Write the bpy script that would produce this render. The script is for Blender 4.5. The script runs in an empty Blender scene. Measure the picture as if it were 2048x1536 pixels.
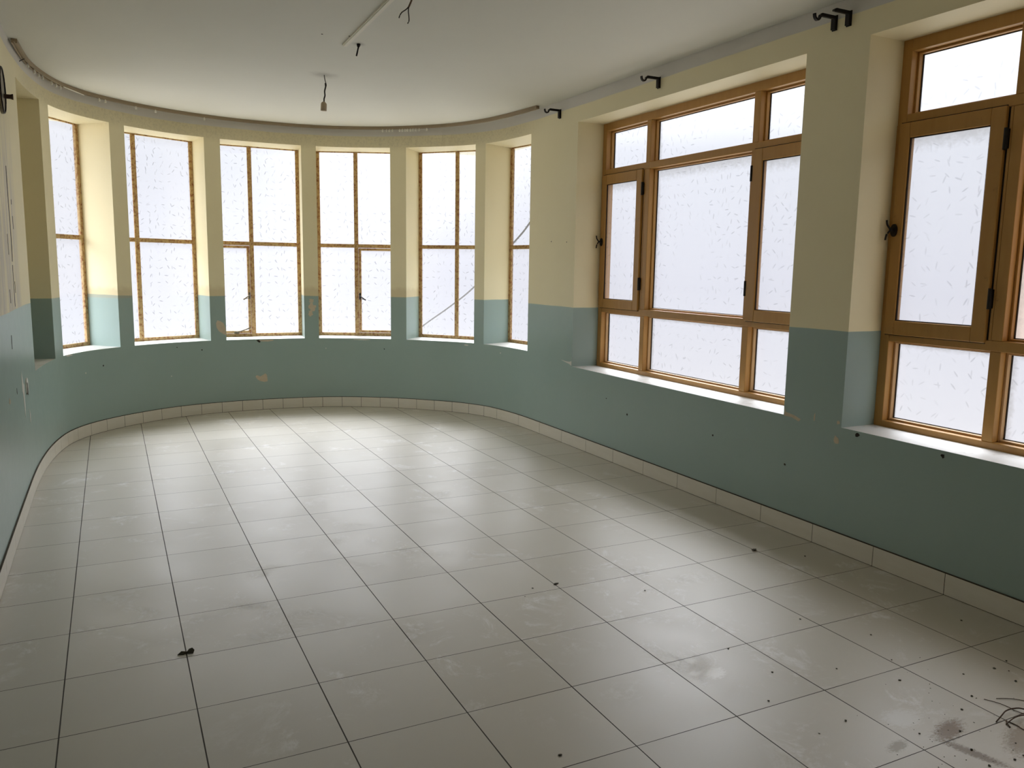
import bpy, bmesh, math, random
from mathutils import Vector, Matrix

# ------------------------------------------------------------------ camera, sky, exposure
scn = bpy.context.scene
COL = scn.collection
cam_data = bpy.data.cameras.new('camera')
cam_data.sensor_width = 36.0
cam_data.lens = 36.0 * 1614.74 / 2048.0
cam_data.clip_start = 0.02
camera = bpy.data.objects.new('camera', cam_data)
COL.objects.link(camera)
camera.location = (-1.03924, -3.22557, 1.52880)
camera.rotation_euler = (1.428366, -0.015999, -0.458580)
scn.camera = camera

scn.view_settings.view_transform = 'Standard'
scn.view_settings.look = 'None'
scn.view_settings.gamma = 1.0
scn.view_settings.use_curve_mapping = False
scn.view_settings.exposure = 0.0

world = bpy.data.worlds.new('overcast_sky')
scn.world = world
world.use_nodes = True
wn = world.node_tree.nodes
wl = world.node_tree.links
wn.clear()
w_out = wn.new('ShaderNodeOutputWorld')
w_bg = wn.new('ShaderNodeBackground')
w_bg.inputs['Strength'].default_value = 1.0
w_geo = wn.new('ShaderNodeTexCoord')
w_sep = wn.new('ShaderNodeSeparateXYZ')
w_ramp = wn.new('ShaderNodeValToRGB')
w_map = wn.new('ShaderNodeMapRange')
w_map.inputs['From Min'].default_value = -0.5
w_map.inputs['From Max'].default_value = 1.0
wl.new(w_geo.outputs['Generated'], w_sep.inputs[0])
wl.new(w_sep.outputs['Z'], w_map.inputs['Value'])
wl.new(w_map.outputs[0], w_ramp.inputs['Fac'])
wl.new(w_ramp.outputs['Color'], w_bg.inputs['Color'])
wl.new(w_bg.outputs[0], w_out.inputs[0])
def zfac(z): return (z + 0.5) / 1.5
SKY = [(-0.5, (2.1, 2.02, 1.85)), (-0.22, (0.86, 0.84, 0.87)), (-0.02, (0.74, 0.745, 0.83)),  # below the horizon: unseen bright ground, added to lift the ceiling
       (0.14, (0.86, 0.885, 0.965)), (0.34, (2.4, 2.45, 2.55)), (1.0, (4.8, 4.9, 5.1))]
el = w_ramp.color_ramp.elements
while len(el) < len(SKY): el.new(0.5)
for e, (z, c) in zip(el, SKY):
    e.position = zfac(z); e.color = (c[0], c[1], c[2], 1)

# the cloud is brighter around the hidden sun, beyond the rounded end of the room
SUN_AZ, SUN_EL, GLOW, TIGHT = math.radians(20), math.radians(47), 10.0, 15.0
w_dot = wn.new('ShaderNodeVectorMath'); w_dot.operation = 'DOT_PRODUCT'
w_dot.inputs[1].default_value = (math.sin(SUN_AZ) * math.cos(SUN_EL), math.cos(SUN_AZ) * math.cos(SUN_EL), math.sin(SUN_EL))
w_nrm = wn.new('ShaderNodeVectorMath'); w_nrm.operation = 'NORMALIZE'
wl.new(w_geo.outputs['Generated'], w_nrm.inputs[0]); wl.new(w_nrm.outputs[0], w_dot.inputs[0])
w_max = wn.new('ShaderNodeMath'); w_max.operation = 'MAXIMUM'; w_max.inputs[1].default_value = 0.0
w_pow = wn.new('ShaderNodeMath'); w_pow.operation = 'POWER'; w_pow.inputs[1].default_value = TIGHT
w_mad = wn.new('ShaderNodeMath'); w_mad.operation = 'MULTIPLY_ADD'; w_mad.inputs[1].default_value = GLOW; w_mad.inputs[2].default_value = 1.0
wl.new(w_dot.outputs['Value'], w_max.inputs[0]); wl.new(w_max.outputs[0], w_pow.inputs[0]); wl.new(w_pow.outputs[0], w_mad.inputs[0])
# duller over the neighbouring side (right, behind), brighter on the open left side
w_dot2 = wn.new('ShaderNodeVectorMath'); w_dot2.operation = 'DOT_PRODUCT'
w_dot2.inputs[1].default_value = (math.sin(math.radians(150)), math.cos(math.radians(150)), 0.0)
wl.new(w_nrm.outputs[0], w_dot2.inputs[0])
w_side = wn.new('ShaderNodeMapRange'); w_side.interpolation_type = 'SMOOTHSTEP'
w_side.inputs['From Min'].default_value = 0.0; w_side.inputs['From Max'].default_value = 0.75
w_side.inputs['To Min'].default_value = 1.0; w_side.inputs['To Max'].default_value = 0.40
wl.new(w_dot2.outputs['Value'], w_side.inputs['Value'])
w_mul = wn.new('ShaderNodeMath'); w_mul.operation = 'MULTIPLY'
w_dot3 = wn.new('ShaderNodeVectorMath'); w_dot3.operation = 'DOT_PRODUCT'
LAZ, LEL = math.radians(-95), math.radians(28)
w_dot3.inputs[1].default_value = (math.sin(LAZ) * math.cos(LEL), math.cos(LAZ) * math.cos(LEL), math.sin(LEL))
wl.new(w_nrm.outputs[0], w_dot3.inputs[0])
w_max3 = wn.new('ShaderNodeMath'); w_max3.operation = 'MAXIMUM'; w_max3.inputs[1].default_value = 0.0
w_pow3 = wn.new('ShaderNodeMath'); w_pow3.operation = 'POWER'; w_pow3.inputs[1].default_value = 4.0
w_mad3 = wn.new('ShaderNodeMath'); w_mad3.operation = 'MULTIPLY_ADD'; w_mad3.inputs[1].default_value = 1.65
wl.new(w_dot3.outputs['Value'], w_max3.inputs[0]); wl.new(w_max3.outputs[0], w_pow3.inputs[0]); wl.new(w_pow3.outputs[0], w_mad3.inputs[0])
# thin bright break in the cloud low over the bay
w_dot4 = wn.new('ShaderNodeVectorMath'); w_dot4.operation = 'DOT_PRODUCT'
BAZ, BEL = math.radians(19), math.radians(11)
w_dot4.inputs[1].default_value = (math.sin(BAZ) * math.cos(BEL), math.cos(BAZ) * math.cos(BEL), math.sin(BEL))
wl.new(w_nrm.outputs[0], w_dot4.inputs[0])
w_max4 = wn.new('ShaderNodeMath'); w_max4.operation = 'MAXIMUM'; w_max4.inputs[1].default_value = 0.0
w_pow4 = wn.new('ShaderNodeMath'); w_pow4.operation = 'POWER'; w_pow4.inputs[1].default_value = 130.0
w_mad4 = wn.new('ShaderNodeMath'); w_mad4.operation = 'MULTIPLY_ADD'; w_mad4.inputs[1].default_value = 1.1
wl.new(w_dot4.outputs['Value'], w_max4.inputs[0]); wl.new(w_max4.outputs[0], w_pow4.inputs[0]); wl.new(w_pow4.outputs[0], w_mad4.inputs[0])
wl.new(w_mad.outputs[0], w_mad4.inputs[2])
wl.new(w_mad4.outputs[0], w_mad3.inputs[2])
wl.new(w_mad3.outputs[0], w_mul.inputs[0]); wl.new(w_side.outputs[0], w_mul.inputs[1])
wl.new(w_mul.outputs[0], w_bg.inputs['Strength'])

# ------------------------------------------------------------------ material helpers
def new_mat(name):
    m = bpy.data.materials.new(name); m.use_nodes = True
    nt = m.node_tree; nt.nodes.clear()
    out = nt.nodes.new('ShaderNodeOutputMaterial')
    bs = nt.nodes.new('ShaderNodeBsdfPrincipled')
    nt.links.new(bs.outputs[0], out.inputs['Surface'])
    return m, nt, bs, out
def N(nt, t, **kw):
    n = nt.nodes.new('ShaderNode' + t)
    for k, v in kw.items(): setattr(n, k, v)
    return n
def plug(nt, sock, v):
    if v is None: return
    if hasattr(v, 'is_output') or isinstance(v, bpy.types.NodeSocket): nt.links.new(v, sock)
    else: sock.default_value = v
def math_(nt, op, a, b=None, c=None, clamp=False):
    n = N(nt, 'Math', operation=op); n.use_clamp = clamp
    for i, v in enumerate((a, b, c)):
        if v is not None: plug(nt, n.inputs[i], v)
    return n.outputs[0]
def mixc(nt, f, a, b, mode='MIX'):
    n = N(nt, 'Mix', data_type='RGBA', blend_type=mode)
    n.clamp_factor = True
    plug(nt, n.inputs[0], f); plug(nt, n.inputs[6], a); plug(nt, n.inputs[7], b)
    return n.outputs[2]
def rgb(r, g, b):
    f = lambda c: (c / 255 / 12.92) if c / 255 <= 0.04045 else ((c / 255 + 0.055) / 1.055) ** 2.4
    return (f(r), f(g), f(b), 1)
def noise(nt, vec, scale, detail=3, rough=0.5, dist=0.0):
    n = N(nt, 'TexNoise'); n.inputs['Scale'].default_value = scale
    n.inputs['Detail'].default_value = detail; n.inputs['Roughness'].default_value = rough
    n.inputs['Distortion'].default_value = dist
    if vec is not None: nt.links.new(vec, n.inputs['Vector'])
    return n.outputs['Fac']
def step(nt, v, lo, hi):
    n = N(nt, 'MapRange'); n.interpolation_type = 'SMOOTHSTEP'
    plug(nt, n.inputs['Value'], v)
    n.inputs['From Min'].default_value = lo; n.inputs['From Max'].default_value = hi
    return n.outputs[0]
def scaled(nt, vec, s):
    n = N(nt, 'Mapping'); n.inputs['Scale'].default_value = s
    nt.links.new(vec, n.inputs['Vector']); return n.outputs[0]
def bump(nt, bs, h, strength=0.2, dist=0.01):
    b = N(nt, 'Bump'); b.inputs['Strength'].default_value = strength; b.inputs['Distance'].default_value = dist
    nt.links.new(h, b.inputs['Height']); nt.links.new(b.outputs[0], bs.inputs['Normal'])
def ocoord(nt): return N(nt, 'TexCoord').outputs['Object']
def plain(name, col, rough=0.5, metal=0.0, vary=0.12, scale=30):
    m, nt, bs, out = new_mat(name)
    nz = noise(nt, ocoord(nt), scale, 3)
    dark = tuple(c * (1 - vary) for c in col[:3]) + (1,); light = tuple(min(1, c * (1 + vary)) for c in col[:3]) + (1,)
    nt.links.new(mixc(nt, nz, dark, light), bs.inputs['Base Color'])
    bs.inputs['Roughness'].default_value = rough; bs.inputs['Metallic'].default_value = metal
    return m

# painted plaster walls: teal oil-paint dado, cream above, whitewashed band at the top
def wall_material():
    m, nt, bs, out = new_mat('painted_plaster')
    co = ocoord(nt)
    sp = N(nt, 'SeparateXYZ'); nt.links.new(co, sp.inputs[0])
    X, Y, Z = sp.outputs
    n1 = noise(nt, co, 1.7, 4, 0.6); n2 = noise(nt, co, 14, 3); n3 = noise(nt, co, 60, 2)
    # slightly hand-cut height of the paint lines
    wob = math_(nt, 'MULTIPLY', math_(nt, 'SUBTRACT', noise(nt, co, 2.5, 2), 0.5), 0.012)
    left = math_(nt, 'MULTIPLY', step(nt, X, -0.2, -1.45), 1.0)
    left = math_(nt, 'SUBTRACT', 1.0, step(nt, X, -1.45, -0.2))
    line = math_(nt, 'ADD', math_(nt, 'MULTIPLY', left, 0.030), 1.203)
    line = math_(nt, 'ADD', line, math_(nt, 'MULTIPLY', math_(nt, 'SUBTRACT', 1.0, step(nt, Y, -0.5, 2.2)), 0.018))
    zz = math_(nt, 'ADD', Z, wob)
    is_cream = math_(nt, 'GREATER_THAN', zz, line)
    is_white = math_(nt, 'GREATER_THAN', zz, 2.868)
    teal = mixc(nt, n1, rgb(154, 176, 170), rgb(163, 183, 179))
    cream = mixc(nt, n1, rgb(239, 227, 187), rgb(245, 235, 200))
    white = mixc(nt, n1, rgb(210, 205, 197), rgb(225, 221, 214))
    col = mixc(nt, is_cream, teal, cream)
    # patch repairs: slightly darker cream just above the dado on the bay piers
    pier = math_(nt, 'MULTIPLY', step(nt, Y, 4.6, 5.0), math_(nt, 'MULTIPLY', step(nt, Z, 1.19, 1.21), math_(nt, 'SUBTRACT', 1.0, step(nt, math_(nt, 'ADD', Z, math_(nt, 'MULTIPLY', n2, 0.08)), 1.30, 1.36))))
    col = mixc(nt, math_(nt, 'MULTIPLY', pier, 0.35), col, rgb(190, 165, 118))
    # damp, speckled strip above the bay window heads
    sm = math_(nt, 'MULTIPLY', step(nt, Y, 3.3, 3.9), math_(nt, 'MULTIPLY', step(nt, Z, 2.70, 2.80), math_(nt, 'SUBTRACT', 1.0, step(nt, Z, 2.86, 2.90))))
    spk = math_(nt, 'ADD', math_(nt, 'MULTIPLY', step(nt, noise(nt, co, 45, 6, 0.8), 0.44, 0.70), 0.45), 0.35)
    col = mixc(nt, math_(nt, 'MULTIPLY', math_(nt, 'MULTIPLY', sm, spk), 0.5), col, rgb(128, 118, 92))
    col = mixc(nt, is_white, col, white)
    # peeled, whitish streaks on the cream part of the left wall
    st = noise(nt, scaled(nt, co, (6, 6, 0.8)), 2.2, 5, 0.65)
    lw = math_(nt, 'LESS_THAN', X, -1.52)
    lw = math_(nt, 'MULTIPLY', lw, math_(nt, 'MULTIPLY', math_(nt, 'SUBTRACT', 1.0, step(nt, Y, 2.75, 3.0)), is_cream))
    lw = math_(nt, 'MULTIPLY', lw, math_(nt, 'SUBTRACT', 1.0, step(nt, Z, 2.1, 2.5)))
    col = mixc(nt, math_(nt, 'MULTIPLY', lw, step(nt, st, 0.38, 0.6)), col, rgb(214, 205, 186))
    nt.links.new(col, bs.inputs['Base Color'])
    r = math_(nt, 'ADD', math_(nt, 'MULTIPLY', is_cream, 0.22), 0.30)
    r = math_(nt, 'ADD', r, math_(nt, 'MULTIPLY', n2, 0.08))
    nt.links.new(r, bs.inputs['Roughness'])
    h = math_(nt, 'ADD', math_(nt, 'MULTIPLY', noise(nt, co, 5, 3), 1.0), math_(nt, 'MULTIPLY', n3, 0.12))
    bump(nt, bs, h, 0.25, 0.012)
    return m
M_WALL = wall_material()

def sill_material():
    m, nt, bs, out = new_mat('white_sill_paint')
    co = ocoord(nt)
    c = mixc(nt, step(nt, noise(nt, co, 9, 5, 0.7), 0.55, 0.75), rgb(228, 228, 226), rgb(190, 186, 176))
    nt.links.new(c, bs.inputs['Base Color']); bs.inputs['Roughness'].default_value = 0.45
    bump(nt, bs, noise(nt, co, 30, 3), 0.2, 0.004)
    return m
M_SILL = sill_material()

def ceiling_material():
    m, nt, bs, out = new_mat('whitewashed_ceiling')
    co = ocoord(nt)
    c = mixc(nt, noise(nt, co, 0.9, 4, 0.6), rgb(212, 210, 198), rgb(221, 219, 208))
    sp = N(nt, 'SeparateXYZ'); nt.links.new(co, sp.inputs[0])
    def soot(cx, cy, r):      # soot ring where a lamp flex leaves the ceiling
        dx = math_(nt, 'SUBTRACT', sp.outputs[0], cx); dy = math_(nt, 'SUBTRACT', sp.outputs[1], cy)
        d = math_(nt, 'SQRT', math_(nt, 'ADD', math_(nt, 'MULTIPLY', dx, dx), math_(nt, 'MULTIPLY', dy, dy)))
        d = math_(nt, 'ADD', d, math_(nt, 'MULTIPLY', noise(nt, co, 12, 3), r * 0.7))
        return math_(nt, 'SUBTRACT', 1.0, step(nt, d, r * 0.35, r * 1.35))
    c = mixc(nt, math_(nt, 'MULTIPLY', soot(0.492, 3.142, 0.14), 0.45), c, rgb(110, 104, 86))
    c = mixc(nt, math_(nt, 'MULTIPLY', soot(0.484, 2.164, 0.06), 0.55), c, rgb(96, 90, 74))
    nt.links.new(c, bs.inputs['Base Color']); bs.inputs['Roughness'].default_value = 0.7
    bump(nt, bs, noise(nt, co, 3, 4), 0.15, 0.02)
    return m
M_CEIL = ceiling_material()

TX, TY = 0.42, 0.412891
def floor_material():
    m, nt, bs, out = new_mat('glazed_floor_tiles')
    co = ocoord(nt)
    sp = N(nt, 'SeparateXYZ'); nt.links.new(co, sp.inputs[0])
    X, Y = sp.outputs[0], sp.outputs[1]
    u = math_(nt, 'DIVIDE', X, TX); v = math_(nt, 'DIVIDE', Y, TY)
    du = math_(nt, 'MULTIPLY', math_(nt, 'ABSOLUTE', math_(nt, 'SUBTRACT', u, math_(nt, 'ROUND', u))), TX)
    dv = math_(nt, 'MULTIPLY', math_(nt, 'ABSOLUTE', math_(nt, 'SUBTRACT', v, math_(nt, 'ROUND', v))), TY)
    jit = math_(nt, 'MULTIPLY', noise(nt, co, 3.0, 2), 0.0016)
    gu = math_(nt, 'SUBTRACT', 1.0, step(nt, du, 0.0012, 0.0028))
    gu = math_(nt, 'LESS_THAN', du, math_(nt, 'ADD', 0.0014, jit))
    gv = math_(nt, 'LESS_THAN', dv, math_(nt, 'ADD', 0.0008, jit))
    g = math_(nt, 'MAXIMUM', gu, gv)
    # per-tile tone
    cb = N(nt, 'CombineXYZ')
    nt.links.new(math_(nt, 'FLOOR', u), cb.inputs[0]); nt.links.new(math_(nt, 'FLOOR', v), cb.inputs[1])
    wn_ = N(nt, 'TexWhiteNoise', noise_dimensions='2D'); nt.links.new(cb.outputs[0], wn_.inputs['Vector'])
    tone = wn_.outputs['Value']
    c = mixc(nt, tone, rgb(190, 187, 176), rgb(198, 195, 185))
    c = mixc(nt, math_(nt, 'MULTIPLY', noise(nt, co, 1.3, 4, 0.6), 0.35), c, rgb(176, 164, 146))
    # dusty white smears
    sm = step(nt, noise(nt, co, 4.2, 8, 0.8, 0.5), 0.52, 0.68)
    big = step(nt, noise(nt, scaled(nt, co, (1, 1, 1)), 1.3, 2), 0.42, 0.60)
    smear = math_(nt, 'MULTIPLY', sm, big)
    c = mixc(nt, math_(nt, 'MULTIPLY', smear, 0.6), c, rgb(236, 236, 238))
    # fine grime
    gr = step(nt, noise(nt, scaled(nt, co, (1.0, 2.2, 1.0)), 24, 5, 0.7), 0.66, 0.76)
    gm = math_(nt, 'MULTIPLY', gr, step(nt, noise(nt, co, 1.1, 2), 0.48, 0.62))
    c = mixc(nt, math_(nt, 'MULTIPLY', gm, 0.35), c, rgb(120, 108, 84))
    def blot(cx, cy, rx, ry, rot, col, amt, cc, nscale=16):
        mp = N(nt, 'Mapping', vector_type='TEXTURE')
        mp.inputs['Location'].default_value = (cx, cy, 0); mp.inputs['Rotation'].default_value = (0, 0, rot)
        mp.inputs['Scale'].default_value = (rx, ry, 1)
        nt.links.new(co, mp.inputs['Vector'])
        ln = N(nt, 'VectorMath', operation='LENGTH'); nt.links.new(mp.outputs[0], ln.inputs[0])
        d = math_(nt, 'ADD', ln.outputs['Value'], math_(nt, 'MULTIPLY', math_(nt, 'SUBTRACT', noise(nt, scaled(nt, co, (1.0, 2.0, 1.0)), nscale * 2.0, 8, 0.85), 0.5), 3.2))
        k = math_(nt, 'SUBTRACT', 1.0, step(nt, d, 0.55, 1.35))
        return mixc(nt, math_(nt, 'MULTIPLY', k, amt), cc, col)
    c = blot(1.44, -1.61, 0.085, 0.035, 0.3, rgb(104, 76, 22), 0.95, c, 22)
    c = blot(1.39, -1.73, 0.10, 0.022, 1.9, rgb(96, 74, 28), 0.9, c, 30)
    c = blot(1.20, -1.60, 0.05, 0.02, 0.2, rgb(106, 92, 52), 0.6, c, 30)
    c = blot(1.62, -1.75, 0.12, 0.05, 0.4, rgb(110, 84, 38), 0.65, c, 26)
    c = blot(1.36, -1.49, 0.08, 0.05, 0.0, rgb(214, 214, 212), 0.5, c, 26)
    c = blot(0.975, -0.965, 0.045, 0.035, 0.4, rgb(224, 222, 216), 0.75, c, 20)
    c = mixc(nt, g, c, rgb(52, 45, 36))
    nt.links.new(c, bs.inputs['Base Color'])
    r = math_(nt, 'ADD', 0.27, math_(nt, 'MULTIPLY', noise(nt, co, 2.2, 5, 0.65), 0.22))
    r = math_(nt, 'ADD', r, math_(nt, 'MULTIPLY', smear, 0.2))
    r = math_(nt, 'ADD', r, math_(nt, 'MULTIPLY', g, 0.4))
    nt.links.new(r, bs.inputs['Roughness'])
    bs.inputs['Specular IOR Level'].default_value = 0.5
    h = math_(nt, 'SUBTRACT', math_(nt, 'MULTIPLY', noise(nt, co, 1.5, 2), 0.4), g)
    bump(nt, bs, h, 0.25, 0.003)
    return m
M_FLOOR = floor_material()

def tile_material():
    m, nt, bs, out = new_mat('skirting_tile')
    co = ocoord(nt)
    c = mixc(nt, noise(nt, scaled(nt, co, (1, 1, 5)), 5, 4), rgb(220, 213, 198), rgb(233, 228, 217))
    gr = step(nt, noise(nt, co, 26, 5, 0.7), 0.66, 0.78)
    c = mixc(nt, math_(nt, 'MULTIPLY', gr, 0.3), c, rgb(130, 114, 88))
    nt.links.new(c, bs.inputs['Base Color']); bs.inputs['Roughness'].default_value = 0.35
    return m
M_TILE = tile_material()
M_MORTAR = plain('dark_mortar', rgb(70, 62, 50), 0.9, 0, 0.3, 40)

def rusty_steel():
    m, nt, bs, out = new_mat('rusty_cream_steel')
    co = ocoord(nt)
    k = step(nt, noise(nt, co, 30, 6, 0.75), 0.38, 0.54)
    rust = mixc(nt, noise(nt, co, 90, 3), rgb(112, 62, 28), rgb(158, 100, 50))
    paint = mixc(nt, noise(nt, co, 20, 3), rgb(176, 138, 84), rgb(210, 186, 138))
    nt.links.new(mixc(nt, k, rust, paint), bs.inputs['Base Color'])
    bs.inputs['Roughness'].default_value = 0.7
    bump(nt, bs, noise(nt, co, 60, 4), 0.5, 0.003)
    return m
M_STEEL = rusty_steel()

def wood_paint():
    m, nt, bs, out = new_mat('brown_painted_timber')
    co = ocoord(nt)
    c = mixc(nt, noise(nt, scaled(nt, co, (8, 8, 1.0)), 3, 5, 0.6), rgb(174, 126, 62), rgb(194, 148, 82))
    gr = step(nt, noise(nt, co, 13, 6, 0.75), 0.60, 0.74)
    c = mixc(nt, math_(nt, 'MULTIPLY', gr, 0.45), c, rgb(92, 62, 32))
    nt.links.new(c, bs.inputs['Base Color'])
    bs.inputs['Roughness'].default_value = 0.38
    bump(nt, bs, noise(nt, scaled(nt, co, (10, 10, 1)), 4, 3), 0.15, 0.004)
    return m
M_WOOD = wood_paint()
M_BEAD = plain('pale_timber_bead', rgb(196, 158, 112), 0.45, 0, 0.1, 14)
M_BLACK = plain('black_iron', rgb(28, 22, 20), 0.5, 0.4, 0.25, 60)
M_DARK = plain('dark_putty_and_gap_shade', rgb(40, 26, 14), 0.8, 0, 0.2, 50)  # dark putty lines, and painted shade for the gaps round the sashes
M_GREYM = plain('worn_grey_metal', rgb(120, 112, 96), 0.4, 0.7, 0.25, 80)
M_FLEX = plain('dark_flex', rgb(40, 34, 30), 0.6, 0, 0.3, 60)
M_COPPER = plain('brown_wire', rgb(104, 82, 62), 0.55, 0, 0.2, 80)
M_SOCKET = plain('dusty_lamp_socket', rgb(188, 170, 142), 0.5, 0, 0.12, 70)
M_TRUNK = plain('cream_plastic_trunking', rgb(226, 220, 204), 0.5, 0, 0.06, 12)
M_RAIL = plain('tan_plastic_rail', rgb(152, 134, 108), 0.5, 0, 0.12, 10)
M_GLIDER = plain('white_plastic_glider', rgb(235, 232, 222), 0.4, 0, 0.04, 40)
M_CHIP = plain('bare_plaster', rgb(206, 192, 168), 0.85, 0, 0.12, 40)
M_WCHIP = plain('white_plaster', rgb(222, 220, 212), 0.85, 0, 0.06, 40)
M_SCRATCH = plain('dark_crack', rgb(48, 40, 34), 0.9, 0, 0.3, 60)
M_LEAF = plain('dry_leaf', rgb(62, 58, 44), 0.8, 0, 0.35, 90)
M_TWIG = plain('dry_stalk', rgb(70, 48, 30), 0.8, 0, 0.25, 90)

def glass_material(name, amount, light, dirty=0.35, base=(0.96, 0.965, 0.975, 1)):
    """thin patterned obscure glass: mostly clear, part diffusing, with pressed grain strokes"""
    m = bpy.data.materials.new(name); m.use_nodes = True
    nt = m.node_tree; nt.nodes.clear()
    out = nt.nodes.new('ShaderNodeOutputMaterial')
    tc = N(nt, 'TexCoord'); co = tc.outputs['Object']
    sp = N(nt, 'SeparateXYZ'); nt.links.new(co, sp.inputs[0])
    cb = N(nt, 'CombineXYZ'); nt.links.new(sp.outputs[0], cb.inputs[0]); nt.links.new(sp.outputs[2], cb.inputs[1])
    masks = []
    for (sc, off) in ((13.0, 0.0), (11.5, 3.7)):
        mp = N(nt, 'Mapping'); mp.inputs['Location'].default_value = (off, off * 1.7, 0); mp.inputs['Scale'].default_value = (sc, sc, sc)
        nt.links.new(cb.outputs[0], mp.inputs['Vector'])
        vo = N(nt, 'TexVoronoi', voronoi_dimensions='2D'); vo.inputs['Scale'].default_value = 1.0
        vo.inputs['Randomness'].default_value = 0.45
        nt.links.new(mp.outputs[0], vo.inputs['Vector'])
        df = N(nt, 'VectorMath', operation='SUBTRACT')
        nt.links.new(mp.outputs[0], df.inputs[0]); nt.links.new(vo.outputs['Position'], df.inputs[1])
        sc_ = N(nt, 'SeparateColor'); nt.links.new(vo.outputs['Color'], sc_.inputs[0])
        rt = N(nt, 'VectorRotate', rotation_type='Z_AXIS')
        nt.links.new(df.outputs[0], rt.inputs['Vector'])
        nt.links.new(math_(nt, 'MULTIPLY', sc_.outputs[0], 6.283), rt.inputs['Angle'])
        s2 = N(nt, 'SeparateXYZ'); nt.links.new(rt.outputs[0], s2.inputs[0])
        a = math_(nt, 'DIVIDE', s2.outputs[0], 0.28); b = math_(nt, 'DIVIDE', s2.outputs[1], 0.055)
        d = math_(nt, 'ADD', math_(nt, 'MULTIPLY', a, a), math_(nt, 'MULTIPLY', b, b))
        k = math_(nt, 'SUBTRACT', 1.0, step(nt, d, 0.4, 1.0))
        masks.append(math_(nt, 'MULTIPLY', k, step(nt, sc_.outputs[1], 0.1, 0.8)))
    k = math_(nt, 'MAXIMUM', masks[0], masks[1])
    big = noise(nt, cb.outputs[0], 2.2, 3)
    k = math_(nt, 'MULTIPLY', k, step(nt, big, 0.30, 0.62))
    # dust gathered along the edges of the pane
    gs = N(nt, 'SeparateXYZ'); nt.links.new(tc.outputs['Generated'], gs.inputs[0])
    edge = math_(nt, 'MINIMUM', math_(nt, 'MULTIPLY', math_(nt, 'SUBTRACT', 1.0, gs.outputs[2]), 1.0), math_(nt, 'MULTIPLY', gs.outputs[0], 2.2))
    edge = math_(nt, 'ADD', edge, math_(nt, 'MULTIPLY', math_(nt, 'SUBTRACT', noise(nt, cb.outputs[0], 30, 5, 0.7), 0.5), 0.10))
    dust = math_(nt, 'SUBTRACT', 1.0, step(nt, edge, 0.0, 0.10))
    tint = mixc(nt, math_(nt, 'MULTIPLY', k, amount), base, (0.55, 0.55, 0.57, 1))
    tint = mixc(nt, math_(nt, 'MULTIPLY', dust, dirty), tint, (0.5, 0.48, 0.44, 1))
    tr = N(nt, 'BsdfTransparent'); nt.links.new(tint, tr.inputs[0])
    tl = N(nt, 'BsdfTranslucent'); nt.links.new(tint, tl.inputs[0])
    gl = N(nt, 'BsdfGlossy'); gl.inputs['Roughness'].default_value = 0.25
    mx = N(nt, 'MixShader'); mx.inputs[0].default_value = light
    nt.links.new(tr.outputs[0], mx.inputs[1]); nt.links.new(tl.outputs[0], mx.inputs[2])
    m2 = N(nt, 'MixShader'); m2.inputs[0].default_value = 0.04
    nt.links.new(mx.outputs[0], m2.inputs[1]); nt.links.new(gl.outputs[0], m2.inputs[2])
    bp = N(nt, 'Bump'); bp.inputs['Strength'].default_value = 0.3; bp.inputs['Distance'].default_value = 0.003
    nt.links.new(k, bp.inputs['Height']); nt.links.new(bp.outputs[0], tl.inputs['Normal']); nt.links.new(bp.outputs[0], gl.inputs['Normal'])
    nt.links.new(m2.outputs[0], out.inputs['Surface'])
    return m
M_GLASS = glass_material('obscure_glass_bay', 0.50, 0.05, 0.10)
M_GLASS_W = glass_material('obscure_glass_timber', 0.30, 0.05)
M_GLASS_T = glass_material('pinkish_clouded_glass', 0.30, 0.25, 0.35, (0.84, 0.76, 0.71, 1))

# ------------------------------------------------------------------ mesh helpers
def link(name, bm, mats, parent=None, smooth=False):
    me = bpy.data.meshes.new(name)
    bmesh.ops.recalc_face_normals(bm, faces=bm.faces)
    bm.to_mesh(me); bm.free()
    for mt in (mats if isinstance(mats, (list, tuple)) else [mats]): me.materials.append(mt)
    if smooth:
        for p in me.polygons: p.use_smooth = True
    o = bpy.data.objects.new(name, me); COL.objects.link(o)
    if parent is not None: o.parent = parent
    return o
def struct(o):
    o['kind'] = 'structure'; return o
def thing(o, label, cat, group=None):
    o['label'] = label; o['category'] = cat
    if group: o['group'] = group
    return o
def empty(name, loc, rz=0.0, parent=None):
    o = bpy.data.objects.new(name, None); COL.objects.link(o)
    o.empty_display_size = 0.1; o.location = loc; o.rotation_euler = (0, 0, rz)
    if parent is not None: o.parent = parent
    return o
def box(bm, x0, x1, y0, y1, z0, z1, bev=0.0, mi=0):
    r = bmesh.ops.create_cube(bm, size=1.0)
    vs = r['verts']
    bmesh.ops.scale(bm, verts=vs, vec=(abs(x1 - x0), abs(y1 - y0), abs(z1 - z0)))
    bmesh.ops.translate(bm, verts=vs, vec=((x0 + x1) / 2, (y0 + y1) / 2, (z0 + z1) / 2))
    fs = {f for v in vs for f in v.link_faces}
    for f in fs: f.material_index = mi
    if bev > 0:
        es = list({e for v in vs for e in v.link_edges})
        bmesh.ops.bevel(bm, geom=es, offset=bev, segments=1, affect='EDGES', profile=0.5)
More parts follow.
